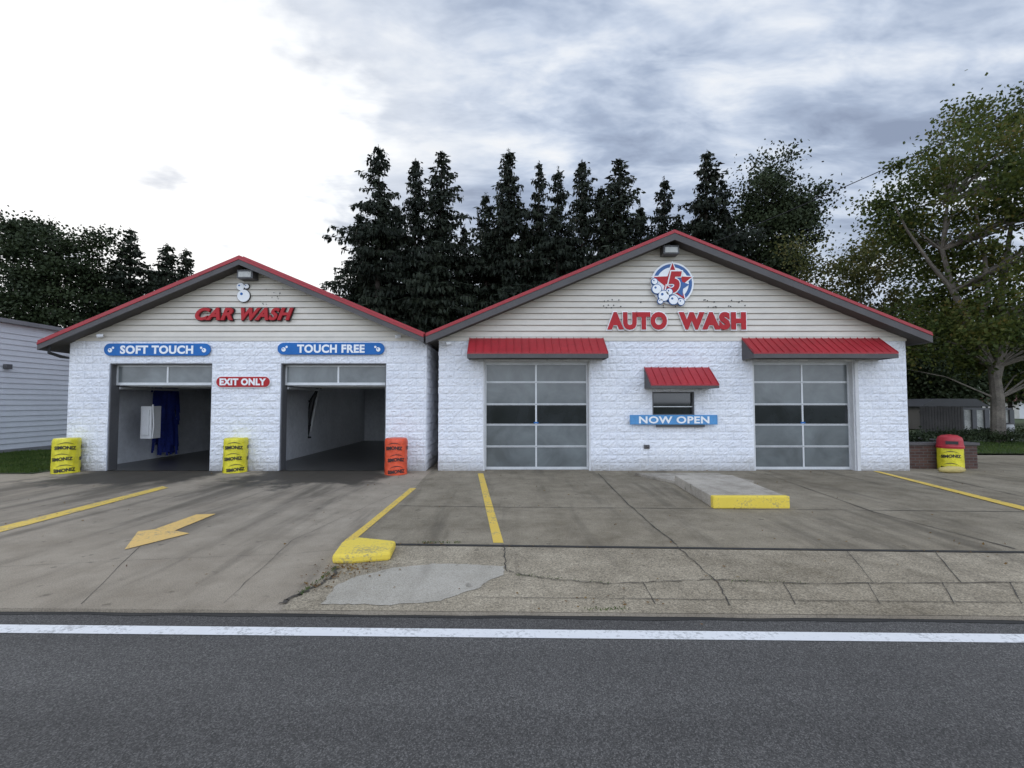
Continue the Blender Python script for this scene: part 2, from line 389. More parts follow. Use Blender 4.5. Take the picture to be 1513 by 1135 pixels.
def gable(name_parent,xl,xr,zt,tipL,peak,tipR,yf,depth,redh,fash):
    P=name_parent
    def zr(x):
        if x<=peak[0]: return tipL[1]+(peak[1]-tipL[1])*(x-tipL[0])/(peak[0]-tipL[0])
        return tipR[1]+(peak[1]-tipR[1])*(tipR[0]-x)/(tipR[0]-peak[0])
    def xat(z,side):
        if side<0: return tipL[0]+(peak[0]-tipL[0])*(z-tipL[1])/(peak[1]-tipL[1])
        return tipR[0]-(tipR[0]-peak[0])*(z-tipR[1])/(peak[1]-tipR[1])
    r=MB(); yb=D+depth+.4
    for tip,s in ((tipL,-1),(tipR,1)):
        r.pxz([tip,peak,(peak[0],peak[1]-.05),(tip[0],tip[1]-.05)],yf,yb,0)
        r.pxz([(tip[0]+.0*s,tip[1]-.052),(peak[0],peak[1]-.052),(peak[0],peak[1]-redh),(tip[0],tip[1]-redh)],yf-.015,yf+.02,0)
        n=int((yb-yf)/.45)
        for i in range(n):
            yy=yf+.2+i*.45; r.pxz([tip,peak,(peak[0],peak[1]+.035),(tip[0],tip[1]+.035)],yy,yy+.025,0)
    r.obj('roof_metal',[M['red']],P,bevel=.004)
    r=MB()
    for tip,s in ((tipL,-1),(tipR,1)):
        t=redh+.002; b=t+fash
        r.pxz([(tip[0],tip[1]-t),(peak[0],peak[1]-t),(peak[0],peak[1]-b),(tip[0],tip[1]-b)],yf+.0,yf+.035,0)
        r.box(min(tip[0],tip[0]-s*.03),max(tip[0],tip[0]-s*.03),yf+.036,yb,tip[1]-b,tip[1]-.054,0)
    r.obj('fascia',[M['fascia']],P)
    r=MB()
    for tip,s in ((tipL,-1),(tipR,1)):
        b=redh+fash-.03
        ix=tip[0]-s*.032; iz=zr(ix)
        r.pxz([(ix,iz-.056),(peak[0],peak[1]-.056),(peak[0],peak[1]-b),(ix,iz-b)],yf+.037,yb-.01,0)
    r.obj('soffit',[M['soffit']],P)
    off=redh+fash-.04; s=MB(); hgt=.155; z=zt+.10
    pk=peak[1]-off
    while z<pk-.02:
        z2=min(z+hgt,pk)
        def cl(zz): 
            a=max(xl,xat(zz+off,-1)); b=min(xr,xat(zz+off,1)); return a,b
        a0,b0=cl(z); a1,b1=cl(z2)
        if b1<a1: a1=b1=peak[0]
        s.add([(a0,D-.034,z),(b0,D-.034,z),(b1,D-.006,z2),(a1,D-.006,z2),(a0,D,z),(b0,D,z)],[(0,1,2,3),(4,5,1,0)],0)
        # dark strip, lap shadow painted in at the foot of each board
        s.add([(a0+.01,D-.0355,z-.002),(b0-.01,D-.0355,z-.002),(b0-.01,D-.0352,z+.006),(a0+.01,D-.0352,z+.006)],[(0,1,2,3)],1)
        z=z2
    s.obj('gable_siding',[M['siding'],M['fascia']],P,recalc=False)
    s=MB()
    s.box(xl-.01,xr+.01,D-.03,D+.02,zt-.0,zt+.10,0); s.obj('frieze_trim',[M['siding']],P,bevel=.004)
    s=MB(); za=zt+.1
    s.pxz([(xl,za),(xr,za),(xr,zr(xr)-off),(peak[0],pk),(xl,zr(xl)-off)],D+.001,D+.2,0)
    s.pxz([(xl,za),(xr,za),(xr,zr(xr)-off),(peak[0],pk),(xl,zr(xl)-off)],D+depth-.2,D+depth,0)
    s.obj('gable_wall',[M['mortar']],P)
def secdoor(mb,x0,x1,zs,y,cols,mats_rows,fr=.045,single=False):
    mb.box(x0,x0+fr,y-.02,y+.02,zs[0],zs[-1],0); mb.box(x1-fr,x1,y-.02,y+.02,zs[0],zs[-1],0)
    xs=[x0+fr]+cols+[x1-fr]
    for i in range(len(zs)):
        t=.022 if 0<i<len(zs)-1 else .035
        zc=zs[i]+(t if i==0 else -t if i==len(zs)-1 else 0)
        mb.box(x0+fr,x1-fr,y-.018,y+.02,zc-t,zc+t,0)
        if 0<i<len(zs)-1: mb.box(x0+fr,x1-fr,y-.0185,y-.0178,zc-.004,zc+.004,4)
    for i in range(len(zs)-1):
        za=zs[i]+(.07 if i==0 else .022); zb=zs[i+1]-(.07 if i==len(zs)-2 else .022)
        for c in cols: mb.box(c-.022,c+.022,y-.017,y+.018,za,zb,0)
        for j in range(len(xs)-1):
            xa=xs[j]+(.022 if j else 0); xb=xs[j+1]-(.022 if j<len(xs)-2 else 0)
            if single: mb.add([(xa,y,za),(xb,y,za),(xb,y,zb),(xa,y,zb)],[(0,1,2,3)],mats_rows[i])
            else: mb.box(xa,xb,y-.003,y+.006,za,zb,mats_rows[i])
doormats=[M['alu'],M['frost'],M['clear'],M['trans'],M['dark']]
WD=9.5
ZT=fac(756,504)[1]
# ---- left building
P=empty('car_wash_building')
xl,_=fac(100,600); xr,_=fac(630,600)
b1=(fac(160,600)[0],fac(312,600)[0],0,fac(236,537)[1]); b2=(fac(414,600)[0],fac(570,600)[0],0,fac(492,537)[1])
ops=[b1,b2]
w=MB(); front_wall(w,xl,xr,ZT,ops,D,D+.28,0)
w.box(xl,xl+.25,D+.281,D+WD,0,ZT,0); w.box(xr-.25,xr,D+.281,D+WD,0,ZT,0)
w.obj('walls',[M['mortar']],P)
w=MB(); blocks(w,xl,xr,0,ZT,ops,D-.001)
w.obj('split_face_blocks',[M['block']],P,recalc=False)
w=MB(); blocks(w,0,WD,0,ZT,[],0)
w.v=[(xr+.001-p[1],D+p[0],p[2]) for p in w.v]; w.obj('side_blocks',[M['block']],P,recalc=False)
w=MB(); xm=(b1[1]+b2[0])/2
w.box(xl+.25,xl+.3,D+.29,D+WD-.2,.01,ZT-.1,0); w.box(xr-.3,xr-.251,D+.29,D+WD-.2,.01,ZT-.1,0)
w.box(xm-.1,xm+.1,D+.29,D+WD-.2,.01,ZT-.1,0)
rb=[(b1[0]+.3,b1[1]-.2,0,2.5),(b2[0]+.5,b2[1]+.1,0,2.7)]
front_wall(w,xl+.301,xr-.301,ZT-.1,rb,D+WD-.199,D+WD,0)
w.obj('interior_walls',[M['iwall']],P)
w=MB(); w.sheet([(xl+.3,D-.0),(xr-.3,D),(xr-.3,D+WD),(xl+.3,D+WD)],.008); w.obj('floor',[M['ifloor']],P,recalc=False)
w=MB(); w.box(xl+.301,xr-.301,D+.29,D+WD-.2,ZT-.09,ZT-.03,0); w.obj('ceiling',[M['ceil']],P)
w=MB(); zp=fac(236,569)[1]
for (bb,cu) in ((b1,(240,)),(b2,(496,))):
    cx=[fac(c,550)[0] for c in cu]
    secdoor(w,bb[0]+.03,bb[1]-.03,[zp,bb[3]],D+.2,cx,[1],.04)
    for x in (bb[0]+.05,bb[1]-.09): w.box(x,x+.04,D+.25,D+3.2,zp-.1,zp-.04,0)
    for k_ in range(4):
        ya=D+.45+k_*.62; w.box(bb[0]+.1,bb[1]-.1,ya,ya+.05,zp-.03,zp+.02,0); w.box(bb[0]+.1,bb[1]-.1,ya+.051,ya+.6,zp-.005,zp+.005,3)
for r_ in rb:
    secdoor(w,r_[0]+.01,r_[1]-.01,[r_[3]*i/5 for i in range(6)],D+WD-.1,[r_[0]+(r_[1]-r_[0])*i/4 for i in (1,2,3)],[4,4,3,4,4] if r_ is rb[0] else [1,3,3,3,3],single=True)
w.obj('garage_doors',doormats,P)
w=MB()
for bb in ops:
    w.box(bb[0]-.0,bb[0]+.03,D+.03,D+.3,0,bb[3],0); w.box(bb[1]-.03,bb[1],D+.03,D+.3,0,bb[3],0); w.box(bb[0]+.03,bb[1]-.03,D+.03,D+.18,bb[3]-.03,bb[3],0)
w.obj('door_jambs',[M['dgrey']],P,bevel=.004)
yfL=D-.42
gable(P,xl,xr,ZT,fac(55,503,yfL),fac(353,377,yfL),fac(626,492,yfL),yfL,WD,.11,.13)
w=MB(); w.box(b1[0]+.12,b1[0]+.42,D+.9,D+1.25,.75,1.65,0); w.box(b1[0]+.17,b1[0]+.37,D+.87,D+.9,.85,1.55,1)
w.tube([(b1[0]+.42,D+.95,.75),(b1[0]+.47,D+.93,1.1),(b1[0]+.45,D+.9,1.7)],.02,8,1)
w.obj('control_box',[M['trim'],M['trim']],P,bevel=.02)
w=MB(); cx=fac(243,640,D+2.6)[0]; cyy=D+2.6
for k in range(260):
    a=random.uniform(0,6.28); r=random.uniform(.16,.32); z=random.uniform(.4,2.45)
    w.add([(cx+r*math.cos(a)-.03,cyy+r*math.sin(a),z+.3),(cx+r*math.cos(a)+.03,cyy+r*math.sin(a),z+.3),(cx+1.12*r*math.cos(a)+.035,cyy+1.12*r*math.sin(a),z-.3),(cx+1.12*r*math.cos(a)-.035,cyy+1.12*r*math.sin(a),z-.3)],[(0,1,2,3)],0)
w.tube([(cx,cyy,.2),(cx,cyy,2.8)],.17,16,0)
w.obj('wash_brush',[M['brush']],P,recalc=False)
w=MB(); w.box(b1[0]-.2,b1[1]+.2,cyy-.1,cyy+.2,2.62,2.8,0); w.box(b1[1]-.15,b1[1]+.2,cyy-.2,cyy+.3,.01,2.6,1)
w.box(b1[1]-.75,b1[1]-.3,cyy+.3,cyy+.9,.01,2.1,1)
w.box(b2[0]-.3,b2[1]+.2,D+3.4,D+3.6,2.55,2.72,0)
# black L-shaped spray arch: top rail then leg down the left-hand side
ax=fac(452,640,D+3.5)[0]
w.tube([(ax+1.6,D+3.5,2.42),(ax+.75,D+3.5,2.4),(ax+.4,D+3.5,2.25),(ax+.2,D+3.5,1.85),(ax+.08,D+3.5,1.2),(ax,D+3.5,.45)],.085,8,1)
w.tube([(ax+.45,D+3.45,2.25),(ax+.32,D+3.45,1.6),(ax+.2,D+3.4,.8)],.03,8,0)
for z_ in (.6,1.0,1.4,1.8): w.tube([(ax+.04,D+3.5,z_),(ax+.2,D+3.4,z_)],.035,6,1)
w.box(b2[1]+.05,b2[1]+.3,D+2.2,D+2.7,.9,1.7,0)
w.obj('wash_gantry',[M['trim'],M['black']],P,bevel=.005)
# ---- right building
Q=empty('auto_wash_building')
xl2,_=fac(648,600); xr2,_=fac(1341,600)
d1=(fac(714,600)[0],fac(872,600)[0],0,fac(790,534)[1]); d2=(fac(1113,600)[0],fac(1263,600)[0],0,fac(1186,534)[1])
wn=(fac(964,600)[0],fac(1026,600)[0],fac(990,614)[1],fac(990,579)[1])
ops2=[d1,wn,d2]
w=MB(); front_wall(w,xl2,xr2,ZT,ops2,D,D+.28,0)
w.box(xl2,xl2+.25,D+.281,D+WD,0,ZT,0); w.box(xr2-.25,xr2,D+.281,D+WD,0,ZT,0); w.box(xl2+.251,xr2-.251,D+WD-.2,D+WD,0,ZT,0)
w.box(xl2+.26,xr2-.26,D+.6,D+.7,0,ZT-.1,1)
w.obj('walls',[M['mortar'],M['black']],Q)
w=MB(); blocks(w,xl2,xr2,0,ZT,ops2,D-.001); w.obj('split_face_blocks',[M['block']],Q,recalc=False)
w=MB(); blocks(w,0,WD,0,ZT,[],0); w.v=[(xl2-.001+p[1],D+p[0],p[2]) for p in w.v]; w.obj('side_blocks',[M['block']],Q,recalc=False)
w=MB(); blocks(w,0,WD,0,ZT,[],0); w.v=[(xr2+.001-p[1],D+p[0],p[2]) for p in w.v]; w.obj('side_blocks_east',[M['block']],Q,recalc=False)
w=MB()
for (dd,cu) in ((d1,792),(d2,1185)):
    zs=[0.012]+[fac(cu,v)[1] for v in (660.5,628,597.5,564.5)]+[dd[3]-.01]
    secdoor(w,dd[0]+.035,dd[1]-.035,zs,D+.16,[fac(cu,600,D+.16)[0]],[1,1,2,1,1],.04)
    x=fac(cu,600,D+.16)[0]; w.box(x-.06,x+.06,D+.135,D+.139,fac(cu,625)[1]-.02,fac(cu,625)[1]+.02,5)
w.obj('garage_doors',doormats+[M['blue']],Q,bevel=.003)
w=MB()
for bb in (d1,d2):
    w.box(bb[0],bb[0]+.035,D+.0,D+.3,0,bb[3],0); w.box(bb[1]-.035,bb[1],D+.0,D+.3,0,bb[3],0); w.box(bb[0]+.035,bb[1]-.035,D+.02,D+.3,bb[3]-.01,bb[3]+.02,0)
w.box(d2[1]+.0,d2[1]+.09,D-.035,D-.026,0,d2[3],1)
w.obj('door_jambs',[M['trim'],M['trim']],Q)
w=MB(); t=.035
w.box(wn[0],wn[0]+t,D+.02,D+.12,wn[2],wn[3],0); w.box(wn[1]-t,wn[1],D+.02,D+.12,wn[2],wn[3],0)
w.box(wn[0]+t,wn[1]-t,D+.02,D+.12,wn[2],wn[2]+t,0); w.box(wn[0]+t,wn[1]-t,D+.02,D+.12,wn[3]-t,wn[3],0)
zm=fac(990,601)[1]
w.box(wn[0]+t,wn[1]-t,D+.04,D+.1,zm-.012,zm+.012,3); w.box(wn[0]+t,wn[1]-t,D+.101,D+.105,wn[2]+t,wn[3]-t,1)
w.box(fac(961,0)[0],fac(1029,0)[0],D-.085,D-.026,fac(990,631)[1],fac(990,616)[1],2)
w.obj('service_window',[M['dgrey'],M['clear'],M['dgrey'],M['alu']],Q,bevel=.003)
yfR=D-.45
gable(Q,xl2,xr2,ZT,fac(629,492,yfR),fac(997,339,yfR),fac(1378,491,yfR),yfR,WD,.09,.17)
def awning(name,x0,x1,ztop,zf,proj,fh,rib,par):
    A=empty(name); A.parent=par
    w=MB(); y1=D-.03; yf=D-proj
    th=.03
    w.add([(x0,yf,zf),(x1,yf,zf),(x1,y1,ztop),(x0,y1,ztop),(x0,yf,zf-th),(x1,yf,zf-th),(x1,y1,ztop-th),(x0,y1,ztop-th)],
          [(0,1,2,3),(7,6,5,4),(0,4,5,1),(1,5,6,2),(2,6,7,3),(3,7,4,0)],0)
    n=round((x1-x0)/rib)
    for i in range(n+1):
        x=x0+(x1-x0)*i/n; x=min(max(x,x0+.014),x1-.014); r=.01; h=.022
        w.add([(x-r,yf-.004,zf+.001),(x+r,yf-.004,zf+.001),(x+r,y1,ztop+.001),(x-r,y1,ztop+.001),(x-r*.5,yf-.004,zf+h),(x+r*.5,yf-.004,zf+h),(x+r*.5,y1,ztop+h),(x-r*.5,y1,ztop+h)],
          [(4,5,6,7),(0,4,7,3),(1,2,6,5),(0,1,5,4),(2,3,7,6)],0)
    w.obj('metal_sheet',[M['red']],A)
    w=MB(); zb=zf-th-.002
    w.box(x0,x1,yf+.005,yf+.04,zb-fh,zb,0)
    for x in (x0,x1-.035):
        w.add([(x,yf+.041,zb-fh),(x,y1,zb-fh),(x,y1,ztop-th-.004),(x,yf+.041,zb),(x+.035,yf+.041,zb-fh),(x+.035,y1,zb-fh),(x+.035,y1,ztop-th-.004),(x+.035,yf+.041,zb)],
              [(0,1,2,3),(7,6,5,4),(0,4,5,1),(0,3,7,4),(1,5,6,2),(3,2,6,7)],0)
    w.box(x0+.036,x1-.036,yf+.041,y1,zb-fh+.02,zb-fh+.035,1)
    w.obj('frame',[M['fascia'],M['soffit']],A)
pr=.62
def fx(u,p=pr): return fac(u,523,D-p)[0]
awning('door_awning',fx(690),fx(899),fac(790,500)[1],fac(790,521,D-pr)[1],pr,.10,.19,Q)
awning('door_awning',fx(1114),fx(1328),fac(1200,500)[1],fac(1200,521,D-pr)[1],pr,.10,.19,Q)
awning('window_awning',fac(962,570,D-.6)[0],fac(1063,570,D-.6)[0],fac(990,543)[1],fac(990,568,D-.6)[1],.6,.06,.19,Q)
w=MB(); x,z=fac(955,660); w.box(x-.07,x+.07,D-.06,D-.02,z-.05,z+.05,0); w.tube([(x,D-.06,z),(x+.05,D-.1,z-.02)],.02,8,0); w.obj('wall_outlet',[M['fascia']],Q,bevel=.008)
w=MB()
for i in range(30):
    u=random.choice([random.uniform(885,925),random.uniform(930,1010),random.uniform(1035,1100)]); v=random.choice([444,446,452,454])+random.uniform(-1,1)
    x,z=fac(u,v); w.disc(x,z,.016,D-.042,D-.02,0,8)
for i in range(16):
    x,z=fac(random.uniform(385,420),random.uniform(425,450)); w.disc(x,z,.008,D-.042,D-.02,0,8)
w.obj('screw_holes',[M['black']],Q)
for (u,v,par) in ((365,407,P),(990,371,Q)):
    w=MB(); x,z=fac(u,v,D-.2); w.box(x-.2,x+.2,D-.3,D-.03,z-.1,z+.12,0); w.box(x-.16,x+.16,D-.31,D-.302,z-.07,z+.07,1); w.obj('floodlight',[M['dgrey'],M['lamp']],par,bevel=.02)
for (u,v,par) in ((148,497,P),(587,498,P),(661,508,Q),(1309,513,Q)):
    w=MB(); x,z=fac(u,v,D-.1); w.tube([(x,D-.02,z+.04),(x,D-.1,z+.03)],.02,8,0); w.tube([(x-.03,D-.16,z),(x+.08,D-.1,z+.02)],.045,12,0); w.obj('security_camera',[M['swhite']],par,smooth=False)
w=MB(); p=[fac(78,512,D-.2),fac(80,522,D-.15),fac(90,527,D-.1),fac(99,530,D-.1)]
w.tube([(p[0][0],D-.3,p[0][1]),(p[1][0],D-.28,p[1][1]),(p[2][0],D-.1,p[2][1]),(p[3][0],D+.1,p[3][1]),(p[3][0]-.08,D+.1,.1)],.04,8,0); w.obj('downspout',[M['black']],P)
# ------------------------------------------------------------------ signs
SM=[M['blue'],M['swhite'],M['sred'],M['black'],M['navy'],M['lblue']]
def plate_sign(name,u0,u1,v0,v1,body,mi,tu0,tu1,tv0,tv1,r=None,bub=False,border=None,off=.03,back=.035):
    E=empty(name); w=MB(); x0,z1=fac(u0,v0); x1,z0=fac(u1,v1); y=D-back
    r=(z1-z0)/2-.001 if r is None else r
    if border is not None:
        w.pxz(rounded(x0-.02,x1+.02,z0-.02,z1+.02,r+.02),y-.012,y,border)
    w.pxz(rounded(x0,x1,z0,z1,r),y-.03,y-.0125 if border is not None else y,mi)
    w.obj('panel',SM,E,bevel=.003)
    w=MB(); a,zt_=fac(tu0,tv0); b,zb_=fac(tu1,tv1)
    text(w,body,a,b,zb_,zt_,y-.031,.006,1,off,spacing=1.08)
    if bub:
        for ue,sg in ((u0+9,1),(u1-9,-1)):
            cx,cz=fac(ue,(v0+v1)/2); 
            w.disc(cx,cz-.02,.055,y-.036,y-.031,1,20); w.disc(cx+sg*.075,cz+.045,.03,y-.036,y-.031,1,16); w.disc(cx-.015,cz-.005,.018,y-.038,y-.0362,0,12)
    w.obj('lettering',SM,E)
plate_sign('soft_touch_sign',157,313,508,526,'SOFT TOUCH',0,181,288,511,523.5,bub=True,off=.04)
plate_sign('touch_free_sign',412,569,507,524.5,'TOUCH FREE',0,441,540,509.5,522,bub=True,off=.04)
plate_sign('exit_only_sign',322,400,557,572,'EXIT ONLY',2,327,395,559.3,569.7,border=1,off=.05)
plate_sign('now_open_sign',929,1057,613,627,'NOW OPEN',5,942,1045,615,625.5,r=.01,off=.03,back=.1)
E=empty('car_wash_letter_sign'); w=MB()
for (s,u0,u1) in (('CAR',293,348),('WASH',360,436)):
    x0,z1=fac(u0,456); x1,z0=fac(u1,474.5)
    text(w,s,x0-.02,x1+.02,z0-.02,z1+.02,D-.04,.03,3,.06,.35,1.12)
    text(w,s,x0,x1,z0,z1,D-.075,.05,2,.045,.35,1.12)
w.obj('letters',SM,E,bevel=.003)
E=empty('auto_wash_letter_sign'); w=MB()
for (s,u0,u1) in (('AUTO',896,984),('WASH',1001,1100)):
    x0,z1=fac(u0,462); x1,z0=fac(u1,488)
    text(w,s,x0-.03,x1+.03,z0-.03,z1+.03,D-.05,.025,1,.095,0,1.16)
    text(w,s,x0,x1,z0,z1,D-.076,.02,2,.068,0,1.16)
w.obj('letters',SM,E,bevel=.002)
E=empty('bubbles_sign'); w=MB()
for (u,v,r) in ((362,438,9),(357.5,424.5,5.5),(366.5,424,3.4)):
    x,z=fac(u,v); r*=.0178; w.disc(x,z,r+.012,D-.06,D-.03,3); w.disc(x,z,r,D-.075,D-.0605,1); w.disc(x-r*.3,z+r*.3,r*.22,D-.08,D-.0755,0,14)
w.obj('bubbles',SM,E)
E=empty('star_logo_sign'); w=MB(); cx,cz=fac(992,420); s=.0178
w.disc(cx,cz,31*s,D-.08,D-.03,1,64)
def star(cx,cz,ro,ri,rot): return [(cx+(ro if k%2==0 else ri)*math.sin(math.pi*k/5+rot),cz+(ro if k%2==0 else ri)*math.cos(math.pi*k/5+rot)) for k in range(10)]
w.disc(cx,cz,28.5*s,D-.086,D-.0805,4,64); w.disc(cx,cz,23.5*s,D-.092,D-.0865,1,64)
w.pxz(star(cx,cz,33*s,15*s,0),D-.098,D-.0925,1); w.pxz(star(cx,cz,29.5*s,12.5*s,0),D-.104,D-.0985,2)
w.pxz(star(cx+7*s,cz-4*s,17*s,9*s,.2),D-.107,D-.1045,4)
text(w,'5',cx-13*s,cx+15*s,cz-17*s,cz+19*s,D-.108,.01,1,.09,.25)
text(w,'5',cx-11*s,cx+13*s,cz-15*s,cz+17*s,D-.12,.012,2,.05,.25)
for (dx_,dz_,r) in ((-24,-9,6.5),(-14,-19,7.5),(0,-25,6.5),(-27,2,4),(-6,-13,4.5),(11,-28,4.5),(-19,-27,3.5)):
    w.disc(cx+dx_*s,cz+dz_*s,(r+1.0)*s,D-.138,D-.1,4,24); w.disc(cx+dx_*s,cz+dz_*s,r*s,D-.146,D-.1385,1,24); w.disc(cx+(dx_-.3*r)*s,cz+(dz_+.3*r)*s,r*.25*s,D-.149,D-.1465,4,12)
w.obj('logo',SM,E)
# ------------------------------------------------------------------ drums
def cover(name,c): return pm(name,c,.4,.3,5,bsc=11,bd=.02)
M['cy']=cover('yellow_cover',(.70,.62,.03)); M['co']=cover('orange_cover',(.70,.085,.03)); M['lid']=pm('red_lid',(.4,.02,.03),.45)
TV,TF=text_data('SIMONIZ',.05,0,0,1.02); TV=(TV-TV.min(0))/np.maximum(TV.max(0)-TV.min(0),1e-6)
def drum(u,v,h,mat_,name,R=.27,lid=False,rows=3):
    X,Y=lot(u,v); Y+=R; X=X*Y/(Y-R)
    E=empty(name); E.location=(X,Y,0.004)
    w=MB(); n=64; rings=24; ph=[random.uniform(0,6.28) for _ in range(4)]
    def rad(a,t): 
        rr=R*(1+.014*math.sin(7*a+ph[0]+3*t)+.01*math.sin(13*a+ph[1]-5*t)+.007*math.sin(23*a+9*t)-.012*math.exp(-((t-.34)/.02)**2)-.012*math.exp(-((t-.67)/.02)**2))
        if t>.93: rr*=1-.9*(t-.93)**1.5*3
        return rr
    vs=[];fs=[]
    for j in range(rings+1):
        t=j/rings
        for k in range(n): a=2*math.pi*k/n; r=rad(a,t); vs.append((r*math.sin(a),-r*math.cos(a),h*t+(.014*math.sin(5*a+ph[3])*max(0,t-.8)*5)))
    for j in range(rings):
        for k in range(n): fs.append((j*n+k,j*n+(k+1)%n,(j+1)*n+(k+1)%n,(j+1)*n+k))
    for j,(rr,zz) in enumerate(((.9,.016),(.6,.0),(0.02,-.01))):
        for k in range(n): a=2*math.pi*k/n; vs.append((R*rr*math.sin(a),-R*rr*math.cos(a),h+zz))
        b=(rings+1+j)*n; fs+=[(b-n+k,b-n+(k+1)%n,b+(k+1)%n,b+k) for k in range(n)]
    w.add(vs,fs,0); w.obj('cover',[mat_],E,smooth=True)
    w=MB(); R2=R*1.038
    for row in range(rows):
        z0=h*(.05+.97/rows*row); hh=.105*.84 if rows==3 else .1*.84
        for c in range(3):
            a0=-.80+c*2.094+.16*math.sin(row*2+u)
            pts=[]
            for p in TV:
                a=a0+p[0]*1.55; pts.append((R2*math.sin(a),-R2*math.cos(a),z0+hh*p[1]+.012*math.sin(a*3+row)))
            w.add(pts,TF,0)
            up=[];dn=[]
            for i in range(17):
                t=i/16; a=a0+.2+1.2*t; zz=z0+hh*1.3+.05*max(0,math.sin(math.pi*t))**.7
                up.append((R2*math.sin(a),-R2*math.cos(a),zz+.014*math.sin(math.pi*t)+.003)); dn.append((R2*math.sin(a),-R2*math.cos(a),zz))
            w.add(up+dn,[(i,i+17,i+18,i+1) for i in range(16)],0)
    w.obj('printed_lettering',[M['black']],E,recalc=False)
    if lid:
        w=MB(); prof=[(R*1.06,h-.05),(R*1.08,h+.0),(R*1.02,h+.03),(R*.98,h+.16),(R*.9,h+.23),(R*.6,h+.28),(.01,h+.3)]
        vs=[];fs=[]
        for (r,z) in prof: vs+=[(r*math.sin(6.2832*k/32),-r*math.cos(6.2832*k/32),z) for k in range(32)]
        for j in range(len(prof)-1): fs+=[(j*32+k,j*32+(k+1)%32,(j+1)*32+(k+1)%32,(j+1)*32+k) for k in range(32)]
        w.add(vs,fs,0); w.box(-.12,.12,-R*1.03,-R*.9,h+.06,h+.14,1); w.obj('lid',[M['lid'],M['black']],E,smooth=False)
    E.rotation_euler=(0,0,math.atan2(-X,Y)*.8)
    return E
drum(97,701,.84,M['cy'],'covered_drum'); drum(347.5,700,.84,M['cy'],'covered_drum')
drum(585,703,.86,M['co'],'covered_drum')
drum(1405,697,.62,M['cy'],'trash_can',.26,True,2)
w=MB(); x,y=lot(1400,698); w.tube([(x-.3,y-.1,.08),(x-.1,y-.14,.09),(x+.15,y-.12,.085),(x+.33,y-.08,.08)],[.05,.085,.08,.05],12,0); w.obj('sandbag',[pm('tan_canvas',(.5,.4,.15),.9,.3,8)],smooth=True)
# ------------------------------------------------------------------ neighbour building
E=empty('neighbor_building'); nx=-17.3; nh=fac(0,477,15.6)[1]
w=MB(); w.box(nx-9,nx-.03,6,34,0,nh,0); w.obj('walls',[M['wside']],E)
w=MB(); z=.15
while z<nh-.15:
    z2=min(z+.19,nh-.12); w.add([(nx,6,z),(nx,34,z),(nx-.028,34,z2),(nx-.028,6,z2),(nx-.03,6,z),(nx-.03,34,z)],[(0,1,2,3),(4,5,1,0)],0); z=z2
w.obj('lap_siding',[M['wside']],E,recalc=False)
w=MB(); w.box(nx-9.3,nx+.14,5.8,34.2,nh,nh+.1,0); w.box(nx-9.1,nx+.0,6,34,nh+.101,nh+.16,1); w.box(nx-.03,nx+.03,6,34,0,.14,1)
w.obj('eave',[M['roofg'],M['roofg']],E)
w=MB(); x,z=nx,fac(18,541,15.5)[1]; w.box(nx+.0,nx+.12,15.6,15.8,z-.08,z+.08,0); w.obj('wall_light',[M['dgrey']],E,bevel=.01)
# ------------------------------------------------------------------ right background bits
w=MB(); x1,_=lot(1446,693)
E=empty('brick_planter'); w.box(xr2+.06,x1,D+.35,D+.6,0,.62,0); w.box(x1-.25,x1,D+.601,D+3.2,0,.62,0); w.box(xr2+.04,x1+.04,D+.31,D+.64,.621,.69,1); w.box(x1-.29,x1+.04,D+.642,D+3.24,.621,.69,1)
w.obj('brickwork',[M['brick'],M['fascia']],E,bevel=.006)
w=MB(); gx0,_=fac(1395,0,26); gx1,_=fac(1466,0,26)
w.box(gx0,gx1,26,26.3,0,1.35,0); w.box(gx0-.05,gx1+.05,25.95,26.35,1.351,1.45,1)
for i in range(5): xx=gx0+(gx1-gx0)*i/4; w.box(xx-.12,xx+.12,25.9,25.99,0,1.34,1)
w.obj('garden_wall',[pm('stained_plaster',(.42,.42,.39),.9,.5,1.8),M['dgrey']])
w=MB(); f0=fac(1338,0,24)[0]; f1=fac(1398,0,24)[0]; x=f0
while x<f1: w.box(x,x+.13,24,24.03,.05,1.55+random.uniform(-.02,.02),0); x+=.15
w.box(f0,f1,24.031,24.08,.4,.5,0); w.box(f0,f1,24.031,24.08,1.2,1.3,0); w.obj('wooden_fence',[pm('dark_fence',(.06,.055,.052),.8,.4)])
w=MB(); hx0,_=fac(1340,0,30); hx1,_=fac(1425,0,30)
w.box(hx0,hx1,30,33,0,1.5,0); w.pxz([(hx0-.3,1.5),(hx1+.3,1.5),(hx1-.6,2.0),(hx0+.6,2.0)],29.7,33.3,1)
w.obj('storage_shed',[M['dgrey'],M['black']])
E=empty('distant_house'); w=MB(); cx_=fac(1512,0,50)[0]
w.box(cx_-2.5,cx_+6,50,56,0,1.9,0); w.obj('walls',[M['trim']],E)
w=MB(); w.add([(cx_-3,49.6,1.9),(cx_+6.5,49.6,1.9),(cx_+6.5,53,3.0),(cx_-3,53,3.0),(cx_-3,56.4,1.9),(cx_+6.5,56.4,1.9)],[(0,1,2,3),(3,2,5,4),(0,3,4),(1,5,2),(0,4,5,1)],0); w.obj('roof',[pm('brown_red_roof',(.12,.045,.035),.8)],E)
w=MB(); x,y=lot(1491,650); w.tube([(x,y,0),(x,y,.6),(x,y,.75)],[.22,.2,.16],14,0); w.tube([(x,y,.75),(x,y,.8)],[.22,.1],14,1); w.obj('bollard',[M['trim'],M['fascia']])
w=MB(); A=Vector((fac(1020,372,30)[0],30,fac(1020,372,30)[1])); B=Vector((fac(1305,243,21)[0],21,fac(1305,243,21)[1])); B2=A+(B-A)*1.9
